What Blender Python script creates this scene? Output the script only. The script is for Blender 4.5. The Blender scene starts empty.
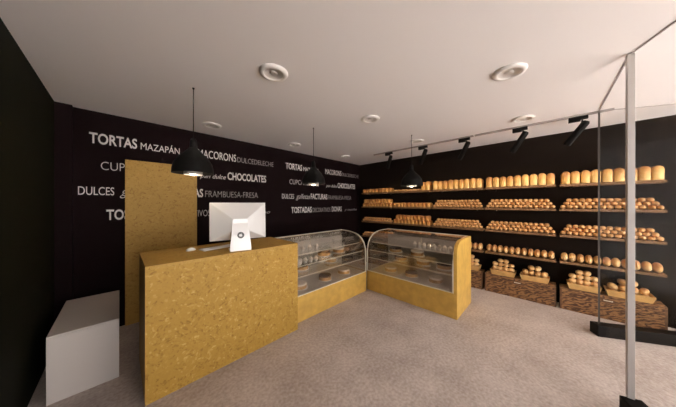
import bpy, bmesh, math, random
from mathutils import Vector, Matrix
R = random.Random(7)
S = bpy.context.scene
COL = S.collection
PI = math.pi
H = 2.733          # ceiling height
XL, XR, YB, YF = -0.51, 4.97, 3.975, -3.2

# ------------------------------------------------------------------ materials
def new_mat(name):
    m = bpy.data.materials.new(name); m.use_nodes = True
    nt = m.node_tree; nt.nodes.clear()
    out = nt.nodes.new('ShaderNodeOutputMaterial')
    return m, nt, out
def principled(name, col, rough=.5, metal=0., spec=.5, noise=None, bump=None, coat=0., sss=0.):
    """noise = (scale, amount) tone variation; bump = (scale, strength)"""
    m, nt, out = new_mat(name)
    b = nt.nodes.new('ShaderNodeBsdfPrincipled')
    b.inputs['Base Color'].default_value = (*col, 1)
    b.inputs['Roughness'].default_value = rough
    b.inputs['Metallic'].default_value = metal
    b.inputs['Specular IOR Level'].default_value = spec
    b.inputs['Coat Weight'].default_value = coat
    nt.links.new(b.outputs[0], out.inputs[0])
    tc = nt.nodes.new('ShaderNodeTexCoord')
    if noise:
        n = nt.nodes.new('ShaderNodeTexNoise'); n.inputs['Scale'].default_value = noise[0]
        n.inputs['Detail'].default_value = 6
        nt.links.new(tc.outputs['Object'], n.inputs['Vector'])
        r = nt.nodes.new('ShaderNodeValToRGB')
        r.color_ramp.elements[0].position = .3; r.color_ramp.elements[1].position = .7
        a = noise[1]
        r.color_ramp.elements[0].color = (*[c*(1-a) for c in col], 1)
        r.color_ramp.elements[1].color = (*[min(1, c*(1+a)) for c in col], 1)
        nt.links.new(n.outputs['Fac'], r.inputs[0]); nt.links.new(r.outputs[0], b.inputs['Base Color'])
    if bump:
        n = nt.nodes.new('ShaderNodeTexNoise'); n.inputs['Scale'].default_value = bump[0]
        n.inputs['Detail'].default_value = 5
        nt.links.new(tc.outputs['Object'], n.inputs['Vector'])
        bp = nt.nodes.new('ShaderNodeBump'); bp.inputs['Strength'].default_value = bump[1]
        bp.inputs['Distance'].default_value = .01
        nt.links.new(n.outputs['Fac'], bp.inputs['Height']); nt.links.new(bp.outputs[0], b.inputs['Normal'])
    return m
def emission(name, col, strength):
    m, nt, out = new_mat(name)
    e = nt.nodes.new('ShaderNodeEmission'); e.inputs[0].default_value = (*col, 1); e.inputs[1].default_value = strength
    nt.links.new(e.outputs[0], out.inputs[0]); return m
def glass(name, tint, base=.04, rough=.01, ior=1.45, scale=1., refl=(1, 1, 1)):
    m, nt, out = new_mat(name)
    t = nt.nodes.new('ShaderNodeBsdfTransparent'); t.inputs[0].default_value = (*tint, 1)
    g = nt.nodes.new('ShaderNodeBsdfGlossy'); g.inputs['Roughness'].default_value = rough; g.inputs[0].default_value = (*refl, 1)
    lw = nt.nodes.new('ShaderNodeLayerWeight'); lw.inputs['Blend'].default_value = .5
    f = nt.nodes.new('ShaderNodeMath'); f.operation = 'POWER'; f.inputs[1].default_value = 4; nt.links.new(lw.outputs['Facing'], f.inputs[0])
    a = nt.nodes.new('ShaderNodeMath'); a.operation = 'MULTIPLY_ADD'; a.inputs[1].default_value = scale; a.inputs[2].default_value = base; a.use_clamp = True
    x = nt.nodes.new('ShaderNodeMixShader')
    nt.links.new(f.outputs[0], a.inputs[0]); nt.links.new(a.outputs[0], x.inputs[0])
    nt.links.new(t.outputs[0], x.inputs[1]); nt.links.new(g.outputs[0], x.inputs[2])
    nt.links.new(x.outputs[0], out.inputs[0]); return m
def osb(name, dark, mid, light, scale=26, rough=.55, stretch=(1, 1, 1)):
    m, nt, out = new_mat(name)
    b = nt.nodes.new('ShaderNodeBsdfPrincipled'); b.inputs['Roughness'].default_value = rough
    b.inputs['Specular IOR Level'].default_value = .25
    nt.links.new(b.outputs[0], out.inputs[0])
    tc = nt.nodes.new('ShaderNodeTexCoord')
    mp = nt.nodes.new('ShaderNodeMapping'); mp.inputs['Scale'].default_value = stretch
    nt.links.new(tc.outputs['Object'], mp.inputs[0])
    nz = nt.nodes.new('ShaderNodeTexNoise'); nz.inputs['Scale'].default_value = 5
    nt.links.new(mp.outputs[0], nz.inputs['Vector'])
    ad = nt.nodes.new('ShaderNodeMix'); ad.data_type = 'RGBA'; ad.blend_type = 'ADD'; ad.inputs[0].default_value = .12
    nt.links.new(mp.outputs[0], ad.inputs[6]); nt.links.new(nz.outputs['Color'], ad.inputs[7])
    v1 = nt.nodes.new('ShaderNodeTexVoronoi'); v1.inputs['Scale'].default_value = scale
    v2 = nt.nodes.new('ShaderNodeTexVoronoi'); v2.inputs['Scale'].default_value = scale*2.3
    for v in (v1, v2): nt.links.new(ad.outputs[2], v.inputs['Vector'])
    s1 = nt.nodes.new('ShaderNodeSeparateColor'); nt.links.new(v1.outputs['Color'], s1.inputs[0])
    s2 = nt.nodes.new('ShaderNodeSeparateColor'); nt.links.new(v2.outputs['Color'], s2.inputs[0])
    mx = nt.nodes.new('ShaderNodeMath'); mx.operation = 'MULTIPLY_ADD'; mx.inputs[1].default_value = .5
    nt.links.new(s1.outputs[0], mx.inputs[0])
    hf = nt.nodes.new('ShaderNodeMath'); hf.operation = 'MULTIPLY'; hf.inputs[1].default_value = .5
    nt.links.new(s2.outputs[0], hf.inputs[0]); nt.links.new(hf.outputs[0], mx.inputs[2])
    r = nt.nodes.new('ShaderNodeValToRGB')
    r.color_ramp.elements[0].position = .05; r.color_ramp.elements[0].color = (*dark, 1)
    r.color_ramp.elements[1].position = .95; r.color_ramp.elements[1].color = (*light, 1)
    e = r.color_ramp.elements.new(.3); e.color = (*mid, 1)
    e = r.color_ramp.elements.new(.75); e.color = (*[c*1.08 for c in mid], 1)
    nt.links.new(mx.outputs[0], r.inputs[0]); nt.links.new(r.outputs[0], b.inputs['Base Color'])
    return m
def grain(name, c0, c1, sc=(1, 14, 14), scale=6, dist=6):
    m, nt, out = new_mat(name)
    b = nt.nodes.new('ShaderNodeBsdfPrincipled'); b.inputs['Roughness'].default_value = .7
    nt.links.new(b.outputs[0], out.inputs[0])
    tc = nt.nodes.new('ShaderNodeTexCoord')
    mp = nt.nodes.new('ShaderNodeMapping'); mp.inputs['Scale'].default_value = sc
    nt.links.new(tc.outputs['Object'], mp.inputs[0])
    n = nt.nodes.new('ShaderNodeTexWave'); n.inputs['Scale'].default_value = scale
    n.inputs['Detail'].default_value = 3; n.inputs['Distortion'].default_value = dist; n.inputs['Detail Scale'].default_value = 1.6
    n.bands_direction = 'DIAGONAL'
    nt.links.new(mp.outputs[0], n.inputs['Vector'])
    r = nt.nodes.new('ShaderNodeValToRGB')
    r.color_ramp.elements[0].position = .1; r.color_ramp.elements[0].color = (*c0, 1)
    r.color_ramp.elements[1].position = .9; r.color_ramp.elements[1].color = (*c1, 1)
    nt.links.new(n.outputs['Fac'], r.inputs[0]); nt.links.new(r.outputs[0], b.inputs['Base Color'])
    return m
def bread(name, low, mid, top, zlo, zhi, score=None):
    """crust: pale at the base, browner on the crown; ends and belly paler"""
    m, nt, out = new_mat(name)
    b = nt.nodes.new('ShaderNodeBsdfPrincipled'); b.inputs['Roughness'].default_value = .42
    b.inputs['Specular IOR Level'].default_value = .4
    nt.links.new(b.outputs[0], out.inputs[0])
    tc = nt.nodes.new('ShaderNodeTexCoord')
    sp = nt.nodes.new('ShaderNodeSeparateXYZ'); nt.links.new(tc.outputs['Object'], sp.inputs[0])
    n = nt.nodes.new('ShaderNodeTexNoise'); n.inputs['Scale'].default_value = 22; n.inputs['Detail'].default_value = 4
    nt.links.new(tc.outputs['Object'], n.inputs['Vector'])
    oi = nt.nodes.new('ShaderNodeObjectInfo')
    mr = nt.nodes.new('ShaderNodeMapRange'); mr.inputs['From Min'].default_value = zlo; mr.inputs['From Max'].default_value = zhi
    nt.links.new(sp.outputs['Z'], mr.inputs['Value'])
    a = nt.nodes.new('ShaderNodeMath'); a.operation = 'MULTIPLY_ADD'; a.inputs[1].default_value = .5; a.inputs[2].default_value = -.25
    nt.links.new(n.outputs['Fac'], a.inputs[0])
    c = nt.nodes.new('ShaderNodeMath'); c.operation = 'ADD'
    nt.links.new(mr.outputs[0], c.inputs[0]); nt.links.new(a.outputs[0], c.inputs[1])
    d = nt.nodes.new('ShaderNodeMath'); d.operation = 'MULTIPLY_ADD'; d.inputs[1].default_value = .6; d.inputs[2].default_value = -.3
    nt.links.new(oi.outputs['Random'], d.inputs[0])
    e = nt.nodes.new('ShaderNodeMath'); e.operation = 'ADD'
    nt.links.new(c.outputs[0], e.inputs[0]); nt.links.new(d.outputs[0], e.inputs[1])
    r = nt.nodes.new('ShaderNodeValToRGB')
    r.color_ramp.elements[0].position = .0; r.color_ramp.elements[0].color = (*low, 1)
    r.color_ramp.elements[1].position = 1.; r.color_ramp.elements[1].color = (*top, 1)
    k = r.color_ramp.elements.new(.55); k.color = (*mid, 1)
    nt.links.new(e.outputs[0], r.inputs[0]); nt.links.new(r.outputs[0], b.inputs['Base Color'])
    bp = nt.nodes.new('ShaderNodeBump'); bp.inputs['Strength'].default_value = .15; bp.inputs['Distance'].default_value = .004
    nt.links.new(n.outputs['Fac'], bp.inputs['Height']); nt.links.new(bp.outputs[0], b.inputs['Normal'])
    return m

M = dict(
    ceiling=principled('ceiling paint', (.89, .86, .865), .9, spec=.1),
    floor=None,
    black_wall=principled('black wall paint', (.0075, .0032, .0036), .8, spec=.08, bump=(60, .1)),
    bread_wall=principled('black bread wall paint', (.0115, .0078, .0058), .85, spec=.05, bump=(60, .1)),
    left_wall=principled('black side wall paint', (.0065, .0062, .0022), .8, spec=.08),
    osb=osb('chipboard', (.27, .142, .022), (.39, .228, .043), (.53, .36, .11), 32),
    osb_panel=osb('chipboard panel', (.27, .14, .028), (.40, .235, .05), (.46, .29, .075), 38),
    ply=principled('yellow plywood', (.52, .315, .065), .5, noise=(9, .14)),
    white_box=principled('white lacquer', (.56, .505, .465), .55, noise=(2, .03)),
    steel=principled('satin steel', (.46, .43, .41), .45, .25),
    trim=principled('pale metal trim', (.78, .74, .62), .4, .15),
    dark_metal=principled('black powder coat', (.006, .0055, .005), .6, spec=.12, noise=(20, .2)),
    plinth=principled('black plinth metal', (.006, .004, .003), .5, spec=.12),
    post=principled('dark bronze post', (.075, .066, .06), .5, spec=.2),
    rail=principled('grey track metal', (.30, .27, .26), .5, .1),
    alu=principled('aluminium', (.80, .79, .78), .38, .25),
    screen=principled('dark screen', (.01, .01, .012), .1),
    keys=principled('white keys', (.8, .8, .8), .5),
    logo=principled('dark grey logo', (.10, .10, .10), .4),
    letter=principled('white vinyl', (.80, .77, .75), .6),
    letter_thin=principled('greyish vinyl', (.42, .39, .38), .6),
    light_body=principled('white fixture plastic', (.85, .82, .80), .4),
    light_inner=principled('satin reflector', (.62, .58, .55), .35, .2),
    glass=glass('clear shop glass', (.975, .975, .97), .002, .0, 1.25, .022),
    case_glass=glass('display case glass', (.97, .955, .93), .12, .07, refl=(1, .92, .82)),
    shelf_glass=glass('glass shelf', (.86, .86, .83), .10, .08),
    case_in=principled('case interior', (.62, .585, .545), .5, noise=(4, .1)),
    crate=grain('dark rustic wood', (.070, .028, .010), (.29, .145, .055), (.6, .45, 1.5), 9, 13),
    crate_edge=principled('dark wood edging', (.13, .06, .025), .7, noise=(14, .4)),
    plank=grain('shelf wood', (.10, .048, .016), (.27, .14, .055), (1, 6, 12), 3, 6),
    tray=principled('kraft tray', (.62, .37, .13), .8, noise=(12, .15)),
    cream=principled('cream icing', (.78, .72, .64), .5),
    sponge=principled('sponge cake', (.50, .30, .12), .8, noise=(40, .3)),
    choc=principled('chocolate', (.07, .03, .015), .4),
    paper=principled('white paper cup', (.75, .72, .68), .7),
    concrete=principled('pavement', (.52, .49, .46), .9, noise=(3, .1)),
    bulb=emission('lit bulb', (1, .80, .62), 14),
    lens=emission('spot lens', (1, .80, .58), 3),
    inner_shade=principled('grey shade lining', (.30, .29, .28), .5),
    loaf=bread('sandwich loaf crust', (.72, .46, .17), (.60, .32, .09), (.36, .15, .04), .02, .19),
    roll=bread('roll crust', (.60, .35, .16), (.60, .33, .13), (.48, .22, .075), -.02, .032),
    bun=bread('bun crust', (.74, .50, .24), (.64, .37, .14), (.42, .19, .07), -.03, .05),
    dark_bun=bread('small loaf crust', (.68, .38, .12), (.56, .26, .07), (.34, .12, .03), 0, .1),
)
def floor_mat():
    m, nt, out = new_mat('mottled floor')
    b = nt.nodes.new('ShaderNodeBsdfPrincipled'); b.inputs['Roughness'].default_value = .62
    b.inputs['Specular IOR Level'].default_value = .3
    nt.links.new(b.outputs[0], out.inputs[0])
    tc = nt.nodes.new('ShaderNodeTexCoord')
    n = nt.nodes.new('ShaderNodeTexNoise'); n.inputs['Scale'].default_value = 2.2; n.inputs['Detail'].default_value = 9; n.inputs['Roughness'].default_value = .65
    n2 = nt.nodes.new('ShaderNodeTexNoise'); n2.inputs['Scale'].default_value = 38; n2.inputs['Detail'].default_value = 5
    for k in (n, n2): nt.links.new(tc.outputs['Object'], k.inputs['Vector'])
    mx = nt.nodes.new('ShaderNodeMath'); mx.operation = 'ADD'
    nt.links.new(n.outputs['Fac'], mx.inputs[0]); nt.links.new(n2.outputs['Fac'], mx.inputs[1])
    h = nt.nodes.new('ShaderNodeMath'); h.operation = 'MULTIPLY'; h.inputs[1].default_value = .5; nt.links.new(mx.outputs[0], h.inputs[0])
    r = nt.nodes.new('ShaderNodeValToRGB')
    r.color_ramp.elements[0].position = .36; r.color_ramp.elements[0].color = (.335, .27, .235, 1)
    r.color_ramp.elements[1].position = .62; r.color_ramp.elements[1].color = (.55, .475, .425, 1)
    nt.links.new(h.outputs[0], r.inputs[0]); nt.links.new(r.outputs[0], b.inputs['Base Color'])
    bp = nt.nodes.new('ShaderNodeBump'); bp.inputs['Strength'].default_value = .35; bp.inputs['Distance'].default_value = .01
    nt.links.new(h.outputs[0], bp.inputs['Height']); nt.links.new(bp.outputs[0], b.inputs['Normal'])
    return m
M['floor'] = floor_mat()

# ------------------------------------------------------------------ helpers
def BM(): return bmesh.new()
def box(bm, x0, x1, y0, y1, z0, z1, mat=None):
    vs = [Vector((x, y, z)) for z in (z0, z1) for y in (y0, y1) for x in (x0, x1)]
    if mat: vs = [mat @ v for v in vs]
    v = [bm.verts.new(p) for p in vs]
    for f in ((0, 2, 3, 1), (4, 5, 7, 6), (0, 1, 5, 4), (2, 6, 7, 3), (0, 4, 6, 2), (1, 3, 7, 5)):
        bm.faces.new([v[i] for i in f])
    return bm
def prism(bm, pts, h0, h1, f):
    """extrude a 2-D outline; f(a, b, h) -> point"""
    A = [bm.verts.new(f(a, b, h0)) for a, b in pts]; B = [bm.verts.new(f(a, b, h1)) for a, b in pts]
    n = len(pts)
    bm.faces.new(A); bm.faces.new(B[::-1])
    for i in range(n): bm.faces.new((A[i], B[i], B[(i+1) % n], A[(i+1) % n]))
    bmesh.ops.recalc_face_normals(bm, faces=bm.faces)
    return bm
def lathe(bm, prof, n=32, mat=None, cap=True):
    rings = []
    for r, z in prof:
        if r < 1e-6:
            p = Vector((0, 0, z)); rings.append([bm.verts.new(mat @ p if mat else p)])
        else:
            ring = []
            for i in range(n):
                a = 2*PI*i/n; p = Vector((r*math.cos(a), r*math.sin(a), z))
                ring.append(bm.verts.new(mat @ p if mat else p))
            rings.append(ring)
    for a, b in zip(rings, rings[1:]):
        for i in range(n):
            j = (i+1) % n
            if len(a) == 1 and len(b) == 1: continue
            if len(a) == 1: bm.faces.new((a[0], b[i], b[j]))
            elif len(b) == 1: bm.faces.new((a[i], b[0], a[j]))
            else: bm.faces.new((a[i], b[i], b[j], a[j]))
    bmesh.ops.recalc_face_normals(bm, faces=bm.faces)
    return bm
def tube(bm, p, q, r, n=16):
    p = Vector(p); q = Vector(q); d = q-p
    mat = Matrix.Translation(p) @ d.to_track_quat('Z', 'Y').to_matrix().to_4x4()
    L = d.length
    return lathe(bm, [(0, 0), (r, 0), (r, L), (0, L)], n, mat)
def obj(name, bm, mat, parent=None, smooth=False, loc=(0, 0, 0), rot=(0, 0, 0), bevel=0):
    me = bpy.data.meshes.new(name); bm.to_mesh(me); bm.free()
    me.materials.append(M[mat] if isinstance(mat, str) else mat)
    if smooth:
        for p in me.polygons: p.use_smooth = True
    o = bpy.data.objects.new(name, me); COL.objects.link(o)
    o.location = loc; o.rotation_euler = rot
    if parent: o.parent = parent
    if bevel:
        b = o.modifiers.new('bevel', 'BEVEL'); b.width = bevel; b.segments = 2; b.limit_method = 'ANGLE'
    if smooth == 'auto':
        for p in me.polygons: p.use_smooth = False
    return o
def tag(o, label, cat, group=None):
    o['label'] = label; o['category'] = cat
    if group: o['group'] = group
    return o
def thing(name, label, cat, loc=(0, 0, 0), rz=0, group=None):
    o = bpy.data.objects.new(name, None); COL.objects.link(o)
    o.location = loc; o.rotation_euler = (0, 0, rz); o.empty_display_size = .05
    return tag(o, label, cat, group)
def struct(name, bm, mat, **k):
    o = obj(name, bm, mat, **k); o['kind'] = 'structure'; return o
def copy(o, label=None, group=None, loc=None, rot=None):
    c = o.copy(); COL.objects.link(c)
    for ch in list(o.children):
        d = ch.copy(); COL.objects.link(d); d.parent = c
        for g in list(ch.children):
            e = g.copy(); COL.objects.link(e); e.parent = d
    if label: c['label'] = label
    if group: c['group'] = group
    if loc is not None: c.location = loc
    if rot is not None: c.rotation_euler = rot
    return c
ORD = ['first', 'second', 'third', 'fourth', 'fifth', 'sixth', 'seventh', 'eighth', 'ninth', 'tenth', 'eleventh', 'twelfth', 'thirteenth', 'fourteenth']

# ------------------------------------------------------------------ the room
A = Vector((4.10, -.445)); B = Vector((2.71, -.445))
dA = Vector((.47, -.88)).normalized(); dB = Vector((-.925, -.38)).normalized()
endA = A + dA*((XR-A.x)/dA.x); endB = B + dB*((XL-B.x)/dB.x)
struct('floor', box(BM(), XL-.1, XR+.1, YF, YB+.1, -.1, 0), 'floor')
struct('ceiling', box(BM(), XL-.1, XR+.1, YF, YB+.1, H, H+.12), 'ceiling')
struct('wall_back', box(BM(), XL-.1, XR+.1, YB, YB+.1, 0, H), 'black_wall')
struct('wall_left', box(BM(), XL-.1, XL, YF, YB, 0, H), 'left_wall')
struct('wall_right', box(BM(), XR, XR+.1, YF, YB, 0, H), 'bread_wall')
struct('trim_1', box(BM(), XL, XL+.125, YB-.07, YB, 0, H), 'black_wall')      # pilaster in the corner
gm = BM(); box(gm, -14, 22, -26, YF, -.12, -.02)
struct('ground_outside', gm, 'concrete')

def pane_along(name, P, d, L, z0, z1, th=.012):
    n = Vector((-d.y, d.x))*th/2
    pts = [P+n, P+d*L+n, P+d*L-n, P-n]
    return struct(name, prism(BM(), [tuple(p) for p in pts], z0, z1, lambda a, b, h: Vector((a, b, h))), 'glass')
def plinth_along(name, P, d, L, h, w, back=.0):
    n = Vector((-d.y, d.x))*w/2; P = P-d*back
    pts = [P+n, P+d*(L+back)+n, P+d*(L+back)-n, P-n]
    return struct(name, prism(BM(), [tuple(p) for p in pts], 0, h, lambda a, b, hh: Vector((a, b, hh))), 'plinth', bevel=.004)
LA = (endA-A).length; LB = (endB-B).length
pane_along('window_1', A, dA, LA, .13, H-.005); plinth_along('trim_2', A, dA, LA, .13, .12, .05)
pane_along('window_2', B, dB, LB, .13, H-.005); plinth_along('trim_3', B, dB, LB, .13, .12)
d = struct('door_1', box(BM(), B.x+.028, A.x-.02, -.451, -.439, .008, H-.012), 'glass')
struct('trim_4', box(BM(), B.x+.03, A.x-.02, -.450, -.440, H-.005, H-.001), 'rail')
struct('trim_5', box(BM(), -.018, .018, -.018, .018, .13, H-.002), 'steel', loc=(B.x, B.y, 0), rot=(0, 0, .12), bevel=.002)
struct('trim_6', box(BM(), -.008, .008, -.008, .008, .13, H-.002), 'post', loc=(A.x, A.y, 0))
def header_along(name, P, d, L):
    n = Vector((-d.y, d.x))*.005
    pts = [P+n, P+d*L+n, P+d*L-n, P-n]
    struct(name, prism(BM(), [tuple(p) for p in pts], H-.006, H-.001, lambda a, b, h: Vector((a, b, h))), 'rail')
header_along('trim_7', A, dA, LA); header_along('trim_8', B, dB, LB)

# ------------------------------------------------------------------ lettering on the back wall
def word(txt, x0, x1, zb, cap, mat='letter', weight=0., slant=0., where='', name='wall_lettering'):
    cu = bpy.data.curves.new('t', 'FONT'); cu.body = txt; cu.size = 1; cu.offset = weight; cu.shear = slant
    cu.extrude = .0; cu.resolution_u = 4
    t = bpy.data.objects.new('t', cu); COL.objects.link(t)
    dg = bpy.context.evaluated_depsgraph_get(); dg.update()
    me = bpy.data.meshes.new_from_object(t.evaluated_get(dg))
    bpy.data.objects.remove(t)
    xs = [v.co.x for v in me.vertices]; x_lo, x_hi = min(xs), max(xs)
    sx = (x1-x0)/(x_hi-x_lo); sz = cap/.729
    for v in me.vertices:
        v.co = Vector(((v.co.x-x_lo)*sx, 0, v.co.y*sz))
    bm = BM(); bm.from_mesh(me); bpy.data.meshes.remove(me)
    r = bmesh.ops.extrude_face_region(bm, geom=bm.faces[:])
    bmesh.ops.translate(bm, vec=(0, -.003, 0), verts=[g for g in r['geom'] if isinstance(g, bmesh.types.BMVert)])
    bmesh.ops.recalc_face_normals(bm, faces=bm.faces)
    o = obj(name, bm, mat, loc=(x0, YB-.0005, zb))
    tag(o, 'white word %s lettered on the black back wall, %s' % (txt, where), 'lettering', 'words lettered on the back wall')
K = .914*YB/(4.34*.914)
def T(x): return x*YB/4.34
def Z(z): return 1.6+(z-1.6)*YB/4.34
cap = YB/4.34
for g, (off, side) in enumerate(((0, 'left block'), (2.975, 'right block'))):
    W = lambda t, x0, x1, zb, c, **k: word(t, T(x0+off), T(x1+off), Z(zb), c*cap, where=k.pop('w')+', '+side, **k)
    W('TORTAS', -.287, .178, 2.41, .145, weight=.022, w='top line')
    W('MAZAPÁN', .217, .69, 2.41, .105, weight=.0, w='top line')
    W('MACORONS', .95, 1.585, 2.41, .145, weight=.0, w='top line')
    W('DULCEDELECHE', 1.61, 2.38, 2.41, .105, mat='letter_thin', weight=-.012, w='top line')
    W('CUPCAKES', -.182, .42, 2.06, .12, weight=-.012, w='second line')
    W('&', .62, .72, 2.055, .15, weight=.0, w='second line')
    W('pan dulce', .98, 1.40, 2.055, .085, weight=-.005, slant=.35, w='second line')
    W('CHOCOLATES', 1.43, 2.207, 2.055, .145, weight=.022, w='second line')
    W('DULCES', -.38, -.056, 1.715, .115, weight=.0, w='third line')
    W('galletas', 0.0, .43, 1.715, .13, weight=-.008, slant=.4, w='third line')
    W('FACTURAS', .45, 1.025, 1.715, .145, weight=.018, w='third line')
    W('FRAMBUESA-FRESA', 1.059, 2.023, 1.715, .12, mat='letter_thin', weight=-.012, w='third line')
    W('TOSTADAS', -.132, .48, 1.375, .145, weight=.022, w='bottom line')
    W('DECORATIVOS', .51, 1.14, 1.375, .12, mat='letter_thin', weight=-.010, w='bottom line')
    W('DONAS', 1.20, 1.60, 1.375, .145, weight=.006, w='bottom line')
    W('y mucho', 1.72, 2.30, 1.385, .07, mat='letter_thin', weight=-.004, slant=.35, w='bottom line')

# ------------------------------------------------------------------ chipboard counter, panel, white box
c = thing('service_counter', 'tall yellow chipboard service counter with flat top, computer standing on it', 'counter', (.139, 2.27, 0))
CX, CY, CZ = 1.445, .71, 1.098
obj('front_panel', box(BM(), 0, CX, 0, .03, 0, CZ-.03), 'osb', c)
obj('side_panel', box(BM(), 0, .03, .03, CY, 0, CZ-.03), 'osb_panel', c)
obj('side_panel', box(BM(), CX-.03, CX, .03, CY, 0, CZ-.03), 'osb_panel', c)
obj('worktop', box(BM(), 0, CX, 0, CY, CZ-.03, CZ), 'osb_panel', c)
obj('shelf', box(BM(), .03, CX-.03, .05, CY-.02, .55, .575), 'osb_panel', c)

o = obj('chipboard_panel', box(BM(), .047, .848, YB-.038, YB-.003, 0, 2.175), 'osb_panel', bevel=.002)
tag(o, 'tall plain chipboard panel standing flat against the lettered black wall behind the counter', 'panel')
wb = thing('storage_box', 'low plain white box on the floor beside the left wall', 'box', (-.409, 2.827, 0))
obj('body', box(BM(), 0, .404, .0, .92, 0, .525), 'white_box', wb, bevel=.002)
obj('lid', box(BM(), 0, .404, .0, .92, .527, .54), 'white_box', wb, bevel=.002)

# ------------------------------------------------------------------ computer, keyboard, mouse
zt = CZ
mon = thing('desktop_computer', 'white all-in-one computer seen from behind, standing on the chipboard counter', 'computer', (.900, 2.33, zt), -.24)
# local: x right, y away from the camera (towards the seller); the back faces -y
W2, HB, HT = .285, .105, .512
bm = BM()
tilt = Matrix.Translation((0, .13, .31)) @ Matrix.Rotation(math.radians(-4), 4, 'X') @ Matrix.Translation((0, 0, -.31))
def P(x, y, z): return tilt @ Vector((x, y, z))
o4 = [P(-W2, 0, HB), P(W2, 0, HB), P(W2, 0, HT), P(-W2, 0, HT)]
f4 = [P(-W2, .012, HB), P(W2, .012, HB), P(W2, .012, HT), P(-W2, .012, HT)]
mid = [P(-.085, -.085, .20), P(.085, -.085, .20), P(.07, -.088, .33), P(-.07, -.088, .33)]
vo = [bm.verts.new(p) for p in o4]; vf = [bm.verts.new(p) for p in f4]; vm = [bm.verts.new(p) for p in mid]
bm.faces.new(vf[::-1]); bm.faces.new(vm)
for i in range(4):
    j = (i+1) % 4
    bm.faces.new((vo[i], vo[j], vf[j], vf[i])); bm.faces.new((vo[j], vo[i], vm[i], vm[j]))
bmesh.ops.recalc_face_normals(bm, faces=bm.faces)
obj('housing', bm, 'alu', mon, bevel=.006)
bm = BM(); box(bm, -W2+.015, W2-.015, .0125, .0145, HB+.065, HT-.015, tilt)
obj('screen', bm, 'screen', mon)
bm = BM()
prof = [(0, 0), (-.0, .012)]
def stand_pt(w, y, z): return [Vector((-w, y, z)), Vector((w, y, z))]
secs = [(.105, .14, 0.0, .010), (.105, .0, 0.0, .010), (.102, -.012, .03, .012), (.096, .0, .12, .012), (.078, .035, .30, .012)]
# foot plate and leaning neck
box(bm, -.105, .105, -.012, .16, 0, .010)
ring = []
for w, y, z in ((.105, -.012, .004), (.103, -.010, .05), (.092, .008, .16), (.078, .045, .305)):
    ring.append([bm.verts.new((-w, y, z)), bm.verts.new((w, y, z)), bm.verts.new((w, y+.014, z)), bm.verts.new((-w, y+.014, z))])
for a, b in zip(ring, ring[1:]):
    for i in range(4): bm.faces.new((a[i], a[(i+1) % 4], b[(i+1) % 4], b[i]))
bm.faces.new(ring[0][::-1]); bm.faces.new(ring[-1])
bmesh.ops.recalc_face_normals(bm, faces=bm.faces)
st = obj('stand', bm, 'alu', mon, bevel=.003)
bm = BM(); m4 = Matrix.Translation((0, .005, .165)) @ Matrix.Rotation(math.radians(77), 4, 'X')
lathe(bm, [(0, .0), (.034, .0), (.034, .004), (0, .004)], 28, m4)
lg = obj('logo_disc', bm, 'logo', st)
# apple silhouette on the disc
bm = BM(); pts = []
for i in range(40):
    a = 2*PI*i/40; r = .016*(1+.10*math.cos(2*a)) - (.003 if abs(a-PI/2) < .3 else 0)
    x, y = r*math.cos(a), r*math.sin(a)*.98
    if math.hypot(x-.020, y-.003) < .008: x = .020-.008*1.0
    pts.append((x, y-.002))
prism(bm, pts, .004, .006, lambda a, b, h: m4 @ Vector((a, b, h)))
prism(bm, [(.0, .017), (.003, .024), (.008, .026), (.005, .019)], .004, .006, lambda a, b, h: m4 @ Vector((a, b, h)))
obj('logo_mark', bm, 'alu', st)

kb = thing('keyboard', 'thin pale keyboard lying on the counter behind the computer', 'keyboard', (.80, 2.66, zt), .2)
obj('body', box(BM(), -.20, .20, -.06, .06, 0, .010), 'alu', kb, bevel=.002)
bm = BM()
for r_ in range(5):
    for q in range(13):
        box(bm, -.19+q*.0295, -.19+q*.0295+.024, -.05+r_*.0205, -.05+r_*.0205+.016, .010, .014)
obj('keys', bm, 'keys', kb)
ms = thing('computer_mouse', 'small white mouse on the counter top near the chipboard panel', 'mouse', (.53, 2.72, zt), .3)
bm = BM(); bmesh.ops.create_uvsphere(bm, u_segments=20, v_segments=12, radius=1)
for v in bm.verts:
    v.co = Vector((v.co.x*.048, v.co.y*.030, max(0, v.co.z)*.032))
obj('shell', bm, 'keys', ms, smooth=True)
bm = BM(); tube(bm, (.020, -.003, .0285), (.020, .003, .0285), .005, 12)
obj('scroll_wheel', bm, 'logo', ms)
cb = bpy.data.curves.new('cable', 'CURVE'); cb.dimensions = '3D'; cb.bevel_depth = .0025
sp = cb.splines.new('BEZIER'); cp = [(.575, 2.735, .005), (.66, 2.74, .004), (.74, 2.79, .004), (.86, 2.85, .004), (.95, 2.975, .004)]
sp.bezier_points.add(len(cp)-1)
for b_, p_ in zip(sp.bezier_points, cp):
    b_.co = (p_[0], p_[1], zt+p_[2]-.001); b_.handle_left_type = b_.handle_right_type = 'AUTO'
cbo = bpy.data.objects.new('mouse_cable', cb); COL.objects.link(cbo); cb.materials.append(M['logo'])
dg = bpy.context.evaluated_depsgraph_get(); dg.update()
me = bpy.data.meshes.new_from_object(cbo.evaluated_get(dg)); bpy.data.objects.remove(cbo)
cbo = bpy.data.objects.new('cable', me); COL.objects.link(cbo)
tag(cbo, 'thin dark cable lying across the back of the counter top', 'cable')

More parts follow.
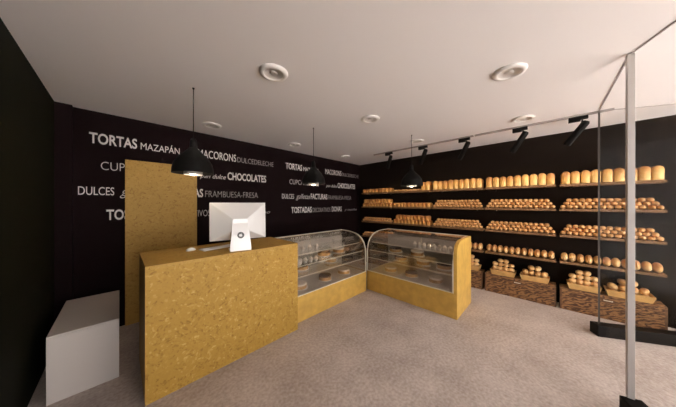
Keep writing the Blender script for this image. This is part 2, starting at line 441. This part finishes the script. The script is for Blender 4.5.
# ------------------------------------------------------------------ curved display cases
def profile(D): return [(0, .352), (0, .72), (.012, .80), (.04, .88), (.09, .95), (.165, 1.005), (.26, 1.04), (.37, 1.058), (.48, 1.066), (D, 1.068)]
def display_case(label, loc, rz, L, D, wood_end):
    c = thing('display_case', label, 'display case', loc, rz, 'curved glass display cases')
    pr = profile(D)
    obj('base', box(BM(), 0, L-(.045 if wood_end else 0), 0, D, .0, .35), 'ply', c, bevel=.002)
    L1 = L-(.045 if wood_end else .006)
    # bent front glass, open sheet with thickness
    bm = BM()
    inner = [(s+.006, z-.004) for s, z in pr]
    pts = pr + inner[::-1]
    prism(bm, pts, .02, L1-.02, lambda a, b, h: Vector((h, a, b)))
    g = obj('curved_glass', bm, 'case_glass', c)
    out = [(0, .352)] + pr[1:] + [(D, .352)]
    obj('end_glass', prism(BM(), out, .004, .012, lambda a, b, h: Vector((h, a, b))), 'case_glass', c)
    if wood_end:
        q = [(0, 0), (0, .90), (.014, .965), (.045, 1.015), (.10, 1.048), (.19, 1.068), (.32, 1.073), (D, 1.073), (D, 0)]
        obj('end_panel', prism(BM(), q, L-.045, L, lambda a, b, h: Vector((h, a, b))), 'ply', c)
    else:
        obj('end_glass', prism(BM(), out, L-.012, L-.004, lambda a, b, h: Vector((h, a, b))), 'case_glass', c)
    # arch trims
    for x0 in (0, L1-.016):
        bm = BM(); oo = [(s-.004, z+.004) for s, z in pr]; ii = [(s+.010, z-.010) for s, z in pr]
        prism(bm, oo+ii[::-1], x0, x0+.016, lambda a, b, h: Vector((h, a, b)))
        obj('arch_trim', bm, 'trim', c)
    obj('sill_trim', box(BM(), .016, L1-.016, -.004, .014, .35, .362), 'trim', c)
    obj('top_rail', box(BM(), 0, L1, D-.03, D, 1.05, 1.074), 'trim', c)
    obj('back_panel', box(BM(), .01, L1-.01, D-.02, D-.008, .35, 1.05), 'case_in', c)
    obj('deck', box(BM(), .014, L1-.014, .016, D-.022, .35, .356), 'case_in', c)
    obj('strut', box(BM(), L*.47, L*.47+.012, D-.036, D-.022, .356, 1.05), 'trim', c)
    for z, s in ((.59, .03), (.72, .075), (.86, .15)):
        sh = obj('glass_shelf', box(BM(), .014, L1-.014, s, D-.022, z, z+.008), 'shelf_glass', c)
        obj('edge_strip', box(BM(), .014, L1-.014, s-.006, s, z-.002, z+.010), 'trim', sh)
    return c
C1 = ((1.60, 2.385, 0), 0, 1.57, .62); C2 = ((3.24, 2.42, 0), -PI/2, 1.53, .74)
display_case('curved glass display case with yellow base adjoining the chipboard counter', *C1, False)
display_case('curved glass display case with solid yellow end panel, before the bread shelves', *C2, True)

# cakes and cups inside the cases
def cupcake_proto():
    t = thing('cupcake', 'x', 'cupcake')
    obj('paper_cup', lathe(BM(), [(0, 0), (.022, 0), (.031, .038), (0, .038)], 18), 'paper', t)
    obj('frosting', lathe(BM(), [(.0, .038), (.033, .038), (.034, .048), (.027, .057), (.027, .060), (.017, .072), (.006, .082), (0, .084)], 18), 'cream', t, smooth=True)
    return t
def cake_proto(icing, name='layer_cake', r=.10, h=.085):
    t = thing(name, 'x', 'cake')
    obj('plate', lathe(BM(), [(0, 0), (r*.7, 0), (r*1.2, .008), (r*1.2, .011), (0, .006)], 28), 'paper', t, smooth=True)
    obj('sponge', lathe(BM(), [(0, .011), (r, .011), (r, h*.7), (0, h*.7)], 28), 'sponge', t)
    obj('icing', lathe(BM(), [(0, h*.7), (r*1.02, h*.7), (r*1.02, h*.92), (r*.95, h), (0, h+.004)], 28), icing, t)
    return t
def case_pt(C, x, s, z):
    (lx, ly, _), rz, L, D = C
    return (lx+x, ly+s, z) if rz == 0 else (lx+s, ly-x, z)
used = {}
def put(key, maker, C, x, s, z, label, group, rz=0):
    loc = case_pt(C, x, s, z)
    if key not in used:
        used[key] = maker(); o = used[key]; o.location = loc; o['label'] = label; o['group'] = group
    else: o = copy(used[key], label, group, loc)
    o.rotation_euler = (0, 0, rz)
n1 = 'case by the counter'; n2 = 'case with solid end panel'
for i, x in enumerate((.12, .24, .36, .50, .64)):
    put('cup', cupcake_proto, C1, x, .30, .868, 'white frosted cupcake, %s from left on top shelf of %s' % (ORD[i], n1), 'cupcakes in the display cases')
for i, x in enumerate((.30, .40, .50)):
    put('cup', cupcake_proto, C1, x, .15, .728, 'white frosted cupcake, %s from left on middle shelf of %s' % (ORD[i], n1), 'cupcakes in the display cases')
def bowl_proto():
    return tag(obj('cup', lathe(BM(), [(0, 0), (.038, 0), (.052, .02), (.056, .07), (.050, .095), (.046, .095), (.050, .07), (.044, .02), (0, .012)], 24), 'paper', smooth=True), 'x', 'cup')
put('bowl', bowl_proto, C1, .165, .135, .728, 'large round white cup at the counter end of the %s' % n1, 'cups in the display cases')
for i, (x, ic) in enumerate(((.80, 'choc'), (1.15, 'cream'))):
    put('cake_'+ic, lambda ic=ic: cake_proto(ic), C1, x, .30, .728, '%s round cake on middle shelf of %s' % ({'choc': 'dark chocolate', 'cream': 'pale cream'}[ic], n1), 'cakes in the display cases')
for i, (x, ic) in enumerate(((.34, 'choc'), (.95, 'cream'))):
    put('cake_'+ic, None, C1, x, .30, .598, '%s round cake on lowest glass shelf of %s' % ({'choc': 'dark chocolate', 'cream': 'pale cream'}[ic], n1), 'cakes in the display cases')
for i, (x, ic) in enumerate(((.25, 'cream'), (.75, 'choc'), (1.20, 'cream'))):
    put('cake_'+ic, None, C1, x, .22, .356, '%s round cake, %s from left on the deck of %s' % ({'choc': 'dark chocolate', 'cream': 'pale cream'}[ic], ORD[i], n1), 'cakes in the display cases')
for i in range(8):
    put('cup', None, C2, .80+i*.080, .28, .868, 'white frosted cupcake, %s from left on top shelf of %s' % (ORD[i], n2), 'cupcakes in the display cases')
for i, (x, z, ic, w) in enumerate(((.45, .728, 'choc', 'middle shelf'), (.85, .728, 'cream', 'middle shelf'), (.55, .598, 'choc', 'lowest glass shelf'), (.95, .598, 'cream', 'lowest glass shelf'), (1.28, .598, 'choc', 'lowest glass shelf'), (.35, .356, 'cream', 'deck'), (.75, .356, 'choc', 'deck'), (1.15, .356, 'cream', 'deck'))):
    side = ORD[[p for p in (0, 1, 0, 1, 2, 0, 1, 2)][i]]
    put('cake_'+ic, None, C2, x, .26, z, '%s cake, %s from left on %s of %s' % ({'choc': 'dark chocolate', 'cream': 'pale cream'}[ic], side, w, n2), 'cakes in the display cases')

# ------------------------------------------------------------------ bread wall: shelves, crates, bread
XS = 4.72
BAYS = [(-1.05, -.13), (-.09, .83), (.87, 1.79), (1.83, 2.75), (2.79, 3.71)]
BN = ['rightmost bay', 'second bay from right', 'middle bay', 'second bay from left', 'leftmost bay']
SHZ = [1.862, 1.485, 1.088, .684]; TH = .034
SN = ['top shelf', 'second shelf', 'third shelf', 'lowest shelf']
sh0 = None
for b, (y0, y1) in enumerate(BAYS):
    for s, z in enumerate(SHZ):
        lab = 'dark wooden wall shelf laden with bread, %s of the %s' % (SN[s].replace('shelf', 'one'), BN[b])
        if sh0 is None:
            sh0 = thing('wall_shelf', lab, 'shelf', (XS, y0, z), 0, 'wooden bread shelves')
            obj('plank', box(BM(), 0, .245, 0, .92, 0, TH), 'plank', sh0, bevel=.003)
            for yy in (.12, .78): obj('bracket', box(BM(), .17, .25, yy, yy+.02, -.03, 0), 'dark_metal', sh0)
        else: copy(sh0, lab, None, (XS, y0, z))
# crates
cr0 = None
for b, (y0, y1) in enumerate(BAYS):
    lab = 'rustic brown wooden crate on the floor below the shelves, %s' % BN[b]
    if cr0 is None:
        cr0 = thing('wooden_crate', lab, 'crate', (XS-.01, y0, 0), 0, 'wooden crates under the bread shelves')
        obj('front_board', box(BM(), 0, .02, .02, .90, .0, .300), 'crate', cr0)
        obj('side_board', box(BM(), 0, .24, 0, .02, 0, .300), 'crate_edge', cr0)
        obj('side_board', box(BM(), 0, .24, .90, .92, 0, .300), 'crate_edge', cr0)
        obj('lid', box(BM(), -.003, .245, 0, .92, .300, .32), 'crate', cr0)
        hd = obj('handle_plate', box(BM(), -.004, 0, .40, .52, .235, .275), 'crate_edge', cr0)
        bm = BM(); tube(bm, (-.022, .42, .262), (-.022, .50, .262), .005, 10); tube(bm, (-.022, .423, .262), (-.002, .423, .262), .004, 8); tube(bm, (-.022, .497, .262), (-.002, .497, .262), .004, 8)
        obj('handle', bm, 'trim', hd)
    else: copy(cr0, lab, None, (XS-.01, y0, 0))

# --- bread prototypes (meshes)
def ellip_bm(w, h, l, u=18, v=12, p=2.4, score=0):
    """superellipsoid: x = length (towards the shop), y = width, z = height"""
    bm = BM(); bmesh.ops.create_uvsphere(bm, u_segments=u, v_segments=v, radius=1)
    for q in bm.verts:
        x, y, z = q.co
        sg = lambda t: (1 if t > 0 else -1)
        rr = (abs(x)**p+abs(y)**p+abs(z)**p)**(1/p)
        x, y, z = x/rr, y/rr, z/rr
        zz = z*h/2
        if score and z > .55: zz -= score*math.exp(-(y/.22)**2)*(z-.55)*2
        q.co = Vector((x*l/2, y*w/2, zz))
    return bm
def mesh_of(name, bm, mat):
    me = bpy.data.meshes.new(name); bm.to_mesh(me); bm.free(); me.materials.append(M[mat])
    for p in me.polygons: p.use_smooth = True
    return me
def loaf_bm(w, h, l, dome=.32, n=9, seed=0):
    """tin loaf: upright sides, bulging crown, baked in a tin; long axis x"""
    rr = random.Random(seed)
    out = []
    hw = w/2; zb = h*(1-dome*1.0)
    out += [(-hw*.90, 0), (-hw*.94, .012), (-hw*.95, zb*.5), (-hw*.94, zb*.88), (-hw*1.0, zb), (-hw*1.0, zb+h*dome*.35)]
    for i in range(1, n):
        a = PI-PI*i/n
        out.append((hw*.98*math.cos(a)*(1 if abs(math.cos(a)) < .9 else 1), zb+h*dome*.35+h*dome*.65*math.sin(a)))
    out += [(hw*1.0, zb+h*dome*.35), (hw*1.0, zb), (hw*.94, zb*.88), (hw*.95, zb*.5), (hw*.94, .012), (hw*.90, 0)]
    bm = BM(); secs = []
    for x, s, dz in ((-l/2, .80, .13), (-l/2+.010, .93, .055), (-l/2+.025, 1, 0), (-l*.2, 1.0, 0), (0, 1.01, 0), (l*.2, 1.0, 0), (l/2-.025, 1, 0), (l/2-.008, .93, .02), (l/2, .80, .06)):
        secs.append([bm.verts.new((x, y*s, z*(1-dz)+(1-s)*h*.22*(1 if z < h*.3 else 0)*.3)) for y, z in out])
    for a, b in zip(secs, secs[1:]):
        for i in range(len(out)): bm.faces.new((a[i], b[i], b[(i+1) % len(out)], a[(i+1) % len(out)]))
    bm.faces.new(secs[0]); bm.faces.new(secs[-1][::-1])
    bmesh.ops.recalc_face_normals(bm, faces=bm.faces)
    return bm
LOAF = [mesh_of('loaf', loaf_bm(.097, h, .225, dm), 'loaf') for h, dm in ((.190, .40), (.184, .44), (.194, .38))]
SLOAF = [mesh_of('small_loaf', loaf_bm(.073, h, .19, .46), 'dark_bun') for h in (.105, .100)]
ROLL = [mesh_of('bread_roll', ellip_bm(.063*a, .060, .125*b_, 16, 10, 2.0, .005), 'roll') for a, b_ in ((1, 1), (.96, 1.06), (1.0, .92))]
OVAL = [mesh_of('oval_loaf', ellip_bm(.078*a, .125, .19*b_, 18, 12, 2.15, .0), 'bun') for a, b_ in ((1, 1), (.95, 1.05))]
BUN = [mesh_of('bun', ellip_bm(.086, .072*a, .078, 18, 12, 2.1), 'bun') for a in (1, .93)]
LBUN = [mesh_of('long_bun', ellip_bm(.078, .078, .135*a, 18, 12, 2.2, .004), 'bun') for a in (1, 1.07)]
FLAT = [mesh_of('flat_roll', ellip_bm(.085, .042, .13, 16, 10, 2.2, .004), 'roll')]
def bake(name, me, loc, rot, label, cat, group):
    o = bpy.data.objects.new(name, me); COL.objects.link(o); o.location = loc; o.rotation_euler = rot
    tag(o, label, cat, group); return o
def left_order(n, i): return ORD[n-1-i] if n-1-i < len(ORD) else str(n-i)
# y grows towards the left of the photo on this wall: index 0 = rightmost
def loaf_row(b, s, n, fam, name, desc, w, cat, xc, base=0, y0=None, y1=None, rowtxt='', z_off=0, jit=.03):
    Y0, Y1 = BAYS[b]; y0 = Y0+.01 if y0 is None else y0; y1 = Y1-.01 if y1 is None else y1
    p = (y1-y0)/n
    for i in range(n):
        me = R.choice(fam)
        z = SHZ[s]+TH+base+z_off
        bake(name, me, (xc+R.uniform(-.006, .004), y0+p*(i+.5), z), (0, 0, R.uniform(-jit, jit)),
             '%s, %s from left%s, %s, %s' % (desc, left_order(n, i), rowtxt, SN[s], BN[b]), cat, '%ss on the %s' % (desc, SN[s]))
RN = ['bottom', 'middle', 'top']
def pile(b, s, n0, rows, desc='small golden roll', y0=None, y1=None, fam=ROLL, name='bread_roll', lh=.050, h=.060, xs=.017, x0=.075):
    Y0, Y1 = BAYS[b]; y0 = Y0+.005 if y0 is None else y0; y1 = Y1-.005 if y1 is None else y1
    p = (y1-y0)/n0
    for r_ in range(rows):
        n = n0-r_
        for i in range(n):
            bake(name, R.choice(fam), (XS+x0+xs*r_+R.uniform(-.006, .006), y0+p*(i+.5+r_*.5)+R.uniform(-.002, .002), SHZ[s]+TH+h/2+lh*r_),
                 (R.uniform(-.12, .12), R.uniform(-.05, .05), R.uniform(-.16, .16)),
                 '%s, %s from left in %s row, %s, %s' % (desc, left_order(n, i), (RN[r_] if rows == 3 else ('lower', 'upper')[r_]), SN[s], BN[b]),
                 'bread roll', 'small rolls piled on the %s' % SN[s])
XC = XS+.118
# top shelf: tin loaves
for b in (0, 1, 2): loaf_row(b, 0, 9, LOAF, 'sandwich_loaf', 'tall golden tin loaf', .1, 'bread loaf', XC)
loaf_row(3, 0, 2, LOAF, 'sandwich_loaf', 'tall golden tin loaf', .1, 'bread loaf', XC, y1=BAYS[3][0]+.21)
loaf_row(3, 0, 7, FLAT, 'flat_roll', 'low flat roll', .1, 'bread roll', XS+.08, y0=BAYS[3][0]+.23, z_off=.021)
loaf_row(4, 0, 9, SLOAF, 'small_loaf', 'small brown loaf', .1, 'bread loaf', XC)
# second and third shelves
for b in (0, 1, 2):
    for s in (1, 2): pile(b, s, 14, 3)
loaf_row(3, 1, 10, SLOAF, 'small_loaf', 'small brown loaf', .09, 'bread loaf', XC)
for k, t in ((0, ' in lower row'), (1, ' in upper row')):
    loaf_row(4, 1, 10-k, SLOAF, 'small_loaf', 'small brown loaf', .09, 'bread loaf', XC, rowtxt=t, z_off=.098*k, y0=BAYS[4][0]+.01+.04*k, y1=BAYS[4][1]-.01-.04*k, jit=.01)
    loaf_row(3, 2, 10-k, SLOAF, 'small_loaf', 'small brown loaf', .09, 'bread loaf', XC, rowtxt=t, z_off=.098*k, y0=BAYS[3][0]+.01+.03*k, y1=BAYS[3][1]-.01-.06*k, jit=.01)
pile(4, 2, 12, 2, desc='small brown roll')
# lowest shelf
for b in (0, 1, 2, 3): loaf_row(b, 3, 11, OVAL, 'oval_loaf', 'pale oval loaf standing end-on', .08, 'bread loaf', XS+.10, z_off=.0625)
pile(4, 3, 12, 2, desc='small brown roll')

# trays with buns on the crates
def tray(L, D):
    """flared open tray: local y = length, x = depth"""
    bm = BM(); h = .085; f = .022; t = .006
    for (i, top) in ((0, 0),):
        o0 = [(f, f), (D-f, f), (D-f, L-f), (f, L-f)]; o1 = [(0, 0), (D, 0), (D, L), (0, L)]
        i0 = [(f+t, f+t), (D-f-t, f+t), (D-f-t, L-f-t), (f+t, L-f-t)]; i1 = [(t, t), (D-t, t), (D-t, L-t), (t, L-t)]
        V = lambda pts, z: [bm.verts.new((a, b, z)) for a, b in pts]
        a0, a1, b0, b1 = V(o0, 0), V(o1, h), V(i0, t), V(i1, h)
        bm.faces.new(a0); bm.faces.new(b0)
        for k in range(4):
            j = (k+1) % 4
            bm.faces.new((a0[k], a0[j], a1[j], a1[k])); bm.faces.new((b0[k], b0[j], b1[j], b1[k])); bm.faces.new((a1[k], a1[j], b1[j], b1[k]))
    bmesh.ops.recalc_face_normals(bm, faces=bm.faces)
    return bm
TR = [(0, -.205, .335, BUN, 'left tray'), (0, -.575, .40, LBUN, 'right tray'), (1, .755, .36, BUN, 'left tray'), (1, .34, .36, LBUN, 'right tray'), (2, 1.70, .36, BUN, 'left tray'), (2, 1.28, .36, BUN, 'right tray')]
for b, ytop, L, fam, side in TR:
    D = .215; X0 = XS+.005; Y0 = ytop-L
    o = obj('bread_tray', tray(L, D), 'tray', loc=(X0, Y0, .321))
    tag(o, 'flared tan tray of buns on the crate, %s, %s' % (side, BN[b]), 'tray', 'tan trays on the crates')
    n = 4; p = (L-.05)/n
    lw = .076
    lay = [(n, 0), (n, 1), (n, 2), (2, 3)] if fam is BUN else [(n, 0), (n, 1), (2, 2)]
    if fam is BUN: lw = .0655
    RW = ['bottom', 'lower middle', 'upper middle', 'top'] if fam is BUN else RN
    for r_, (m_, k) in enumerate(lay):
        for i in range(m_):
            yy = Y0+.025+p*(i+.5+(1 if m_ == 2 else 0)) + R.uniform(-.003, .003)
            bake('round_bun' if fam is BUN else 'long_bun', R.choice(fam), (X0+.075+.010*r_ if fam is BUN else X0+.105, yy, .321+.008+.041+lw*r_),
                 (R.uniform(-.1, .1), R.uniform(-.1, .1), R.uniform(-.3, .3) if fam is BUN else (.3 if i == m_-1 else -.3 if i == 0 else R.uniform(-.3, .3))),
                 '%s golden bun, %s from left, %s row, %s, %s' % ('round' if fam is BUN else 'long', ORD[m_-1-i], RW[r_], side, BN[b]), 'bun', 'buns in the %s, %s' % (side, BN[b]))

# ------------------------------------------------------------------ ceiling: downlights, track, pendants
dl = None
DL = [(.93, .238, 'above the camera end of the room'), (.93, 1.69, 'nearest above the counter front'), (.93, 3.46, 'close to the lettered wall above the chipboard panel'),
      (2.34, .238, 'nearest on the right, toward the entrance'), (2.34, 1.69, 'middle of the ceiling'), (2.34, 3.46, 'close to the lettered wall above the right words'),
      (3.755, .238, 'beside the track near the glass post'), (3.755, 1.69, 'beside the middle of the track'), (3.755, 3.46, 'in the far ceiling corner')]
for x, y, w in DL:
    lab = 'round white ceiling downlight, %s' % w
    if dl is None:
        dl = thing('ceiling_downlight', lab, 'ceiling light', (x, y, H), 0, 'round white ceiling downlights')
        obj('ring', lathe(BM(), [(.072, 0), (.120, 0), (.122, -.006), (.114, -.018), (.094, -.024), (.080, -.018), (.072, 0)], 40), 'light_body', dl, smooth=True)
        obj('reflector', lathe(BM(), [(.080, -.016), (.062, -.006), (.030, -.003), (0, -.003)], 40), 'light_inner', dl, smooth=True)
        obj('lamp', lathe(BM(), [(0, -.0035), (.030, -.0035), (.032, -.008), (.026, -.011), (0, -.012)], 24), 'light_inner', dl, smooth=True)
    else: copy(dl, lab, None, (x, y, H))
for y0, y1, w in ((.885, 2.87, 'far length toward the lettered wall'), (-.56, .865, 'near length ending past the glass door post')):
    t = obj('lighting_track', box(BM(), -.018, .018, 0, y1-y0, -.022, 0), 'rail', loc=(4.11, y0, H))
    tag(t, 'slim grey ceiling lighting track, %s' % w, 'lighting track', 'lighting tracks')
tl = None
dirv = Vector((.15, .19, -.27)).normalized()
for i, y in enumerate((-.275, .294, 1.02, 1.73, 2.48)):
    lab = 'black track spotlight before the bread wall, %s from the glass post' % ORD[i]
    if tl is None:
        tl = thing('track_spotlight', lab, 'spotlight', (4.11, y, H-.022), 0, 'black track spotlights')
        bm = BM(); box(bm, -.022, .022, -.085, .085, -.042, 0); box(bm, -.022, .022, -.020, .085, -.062, -.042)
        obj('adapter', bm, 'dark_metal', tl, bevel=.004)
        bm = BM(); tube(bm, (0, -.035, -.05), (0, -.035, -.135), .010, 12)
        obj('stem', bm, 'dark_metal', tl)
        top = Vector((0, -.035, -.135))-dirv*.07; bot = top+dirv*.32
        bm = BM(); d_ = bot-top
        m4 = Matrix.Translation(top) @ d_.to_track_quat('Z', 'Y').to_matrix().to_4x4()
        lathe(bm, [(0, 0), (.028, 0), (.038, .02), (.038, .32), (.033, .32), (.033, .295), (0, .295)], 24, m4)
        hd = obj('lamp_head', bm, 'dark_metal', tl, smooth=False)
        bm = BM(); lathe(bm, [(0, .297), (.031, .297), (.028, .305), (0, .308)], 20, m4)
        obj('lens', bm, 'lens', hd)
    else: copy(tl, lab, None, (4.11, y, H-.022))
    L = bpy.data.lights.new('spot beam', 'SPOT'); L.energy = 12; L.color = (1, .78, .54); L.spot_size = math.radians(125); L.spot_blend = .8; L.shadow_soft_size = .04
    lo = bpy.data.objects.new('spot_beam', L); COL.objects.link(lo)
    p = Vector((4.11, y, H-.022))+Vector((0, -.035, -.135))+dirv*.27
    lo.location = p; lo.rotation_euler = (Vector((4.80, y+.25, 1.0))-p).to_track_quat('-Z', 'Y').to_euler()

pl = None
for x, y, w in ((.505, 2.483, 'over the chipboard counter, nearest'), (2.035, 2.513, 'over the display case by the counter'), (3.38, 1.61, 'over the display case before the bread shelves')):
    lab = 'black bell pendant lamp on a thin cord, %s' % w
    zb = 1.850
    if pl is None:
        pl = thing('pendant_lamp', lab, 'pendant lamp', (x, y, zb), 0, 'black pendant lamps')
        obj('cord', tube(BM(), (0, 0, .36), (0, 0, H-zb), .004, 8), 'dark_metal', pl)
        obj('ceiling_plug', lathe(BM(), [(0, H-zb), (.010, H-zb), (.009, H-zb-.01), (0, H-zb-.012)], 16), 'dark_metal', pl, smooth=True)
        obj('socket', lathe(BM(), [(0, .39), (.018, .387), (.030, .36), (.034, .29), (0, .28)], 20), 'dark_metal', pl)
        outp = [(.032, .30), (.042, .285), (.070, .255), (.120, .205), (.158, .145), (.172, .09), (.174, .050)]
        inn = [(r-.006, z-.004) for r, z in outp[::-1]]
        sh = obj('lamp_shade', lathe(BM(), outp+[(.176, .044), (.169, .044)]+inn[:-1]+[(0, .282)], 44), 'dark_metal', pl, smooth=True)
        obj('reflector', lathe(BM(), [(.070, .225), (.075, .15), (.078, .03), (.074, .03), (.071, .15), (.066, .225)], 28), 'inner_shade', pl, smooth=True)
        obj('bulb', lathe(BM(), [(0, .12), (.022, .115), (.036, .075), (.038, .050), (.028, .030), (0, .022)], 24), 'bulb', pl, smooth=True)
    else: copy(pl, lab, None, (x, y, zb))
    L = bpy.data.lights.new('pendant glow', 'POINT'); L.energy = 3; L.color = (1, .78, .55); L.shadow_soft_size = .05
    lo = bpy.data.objects.new('pendant_glow', L); COL.objects.link(lo); lo.location = (x, y, zb-.06)

# ------------------------------------------------------------------ daylight
w = bpy.data.worlds.new('sky'); S.world = w; w.use_nodes = True
nt = w.node_tree; bg = nt.nodes['Background']
bg.inputs[0].default_value = (1.0, .975, .975, 1); bg.inputs[1].default_value = 5.0
def portal(x0, x1):
    L = bpy.data.lights.new('portal', 'AREA'); L.shape = 'RECTANGLE'; L.size = x1-x0; L.size_y = H+.1
    L.cycles.is_portal = True
    o = bpy.data.objects.new('sky_portal', L); COL.objects.link(o)
    o.location = ((x0+x1)/2, YF-.02, H/2); o.rotation_euler = (PI/2, 0, 0)
    return o
portal(XL, XR)
sun = bpy.data.lights.new('sun', 'SUN'); sun.energy = 74; sun.color = (1, .965, .95); sun.angle = .02
so = bpy.data.objects.new('sun', sun); COL.objects.link(so)
so.rotation_euler = Vector((-.75, -.10, -.75)).to_track_quat('-Z', 'Y').to_euler()

# ------------------------------------------------------------------ camera
cam = bpy.data.cameras.new('camera'); cam.lens = 36*214/676; cam.sensor_width = 36; cam.clip_start = .05
co = bpy.data.objects.new('camera', cam); COL.objects.link(co)
co.location = (0, 0, 1.6); co.rotation_euler = (PI/2, 0, -math.radians(45.54))
S.camera = co
S.view_settings.view_transform = 'Standard'; S.view_settings.look = 'None'; S.view_settings.gamma = 1
S.view_settings.use_curve_mapping = False; S.view_settings.exposure = 0
S.cycles.use_denoising = True; S.cycles.max_bounces = 10; S.cycles.diffuse_bounces = 6
S.cycles.transparent_max_bounces = 24; S.cycles.sample_clamp_indirect = 8
S.cycles.caustics_reflective = False; S.cycles.caustics_refractive = False
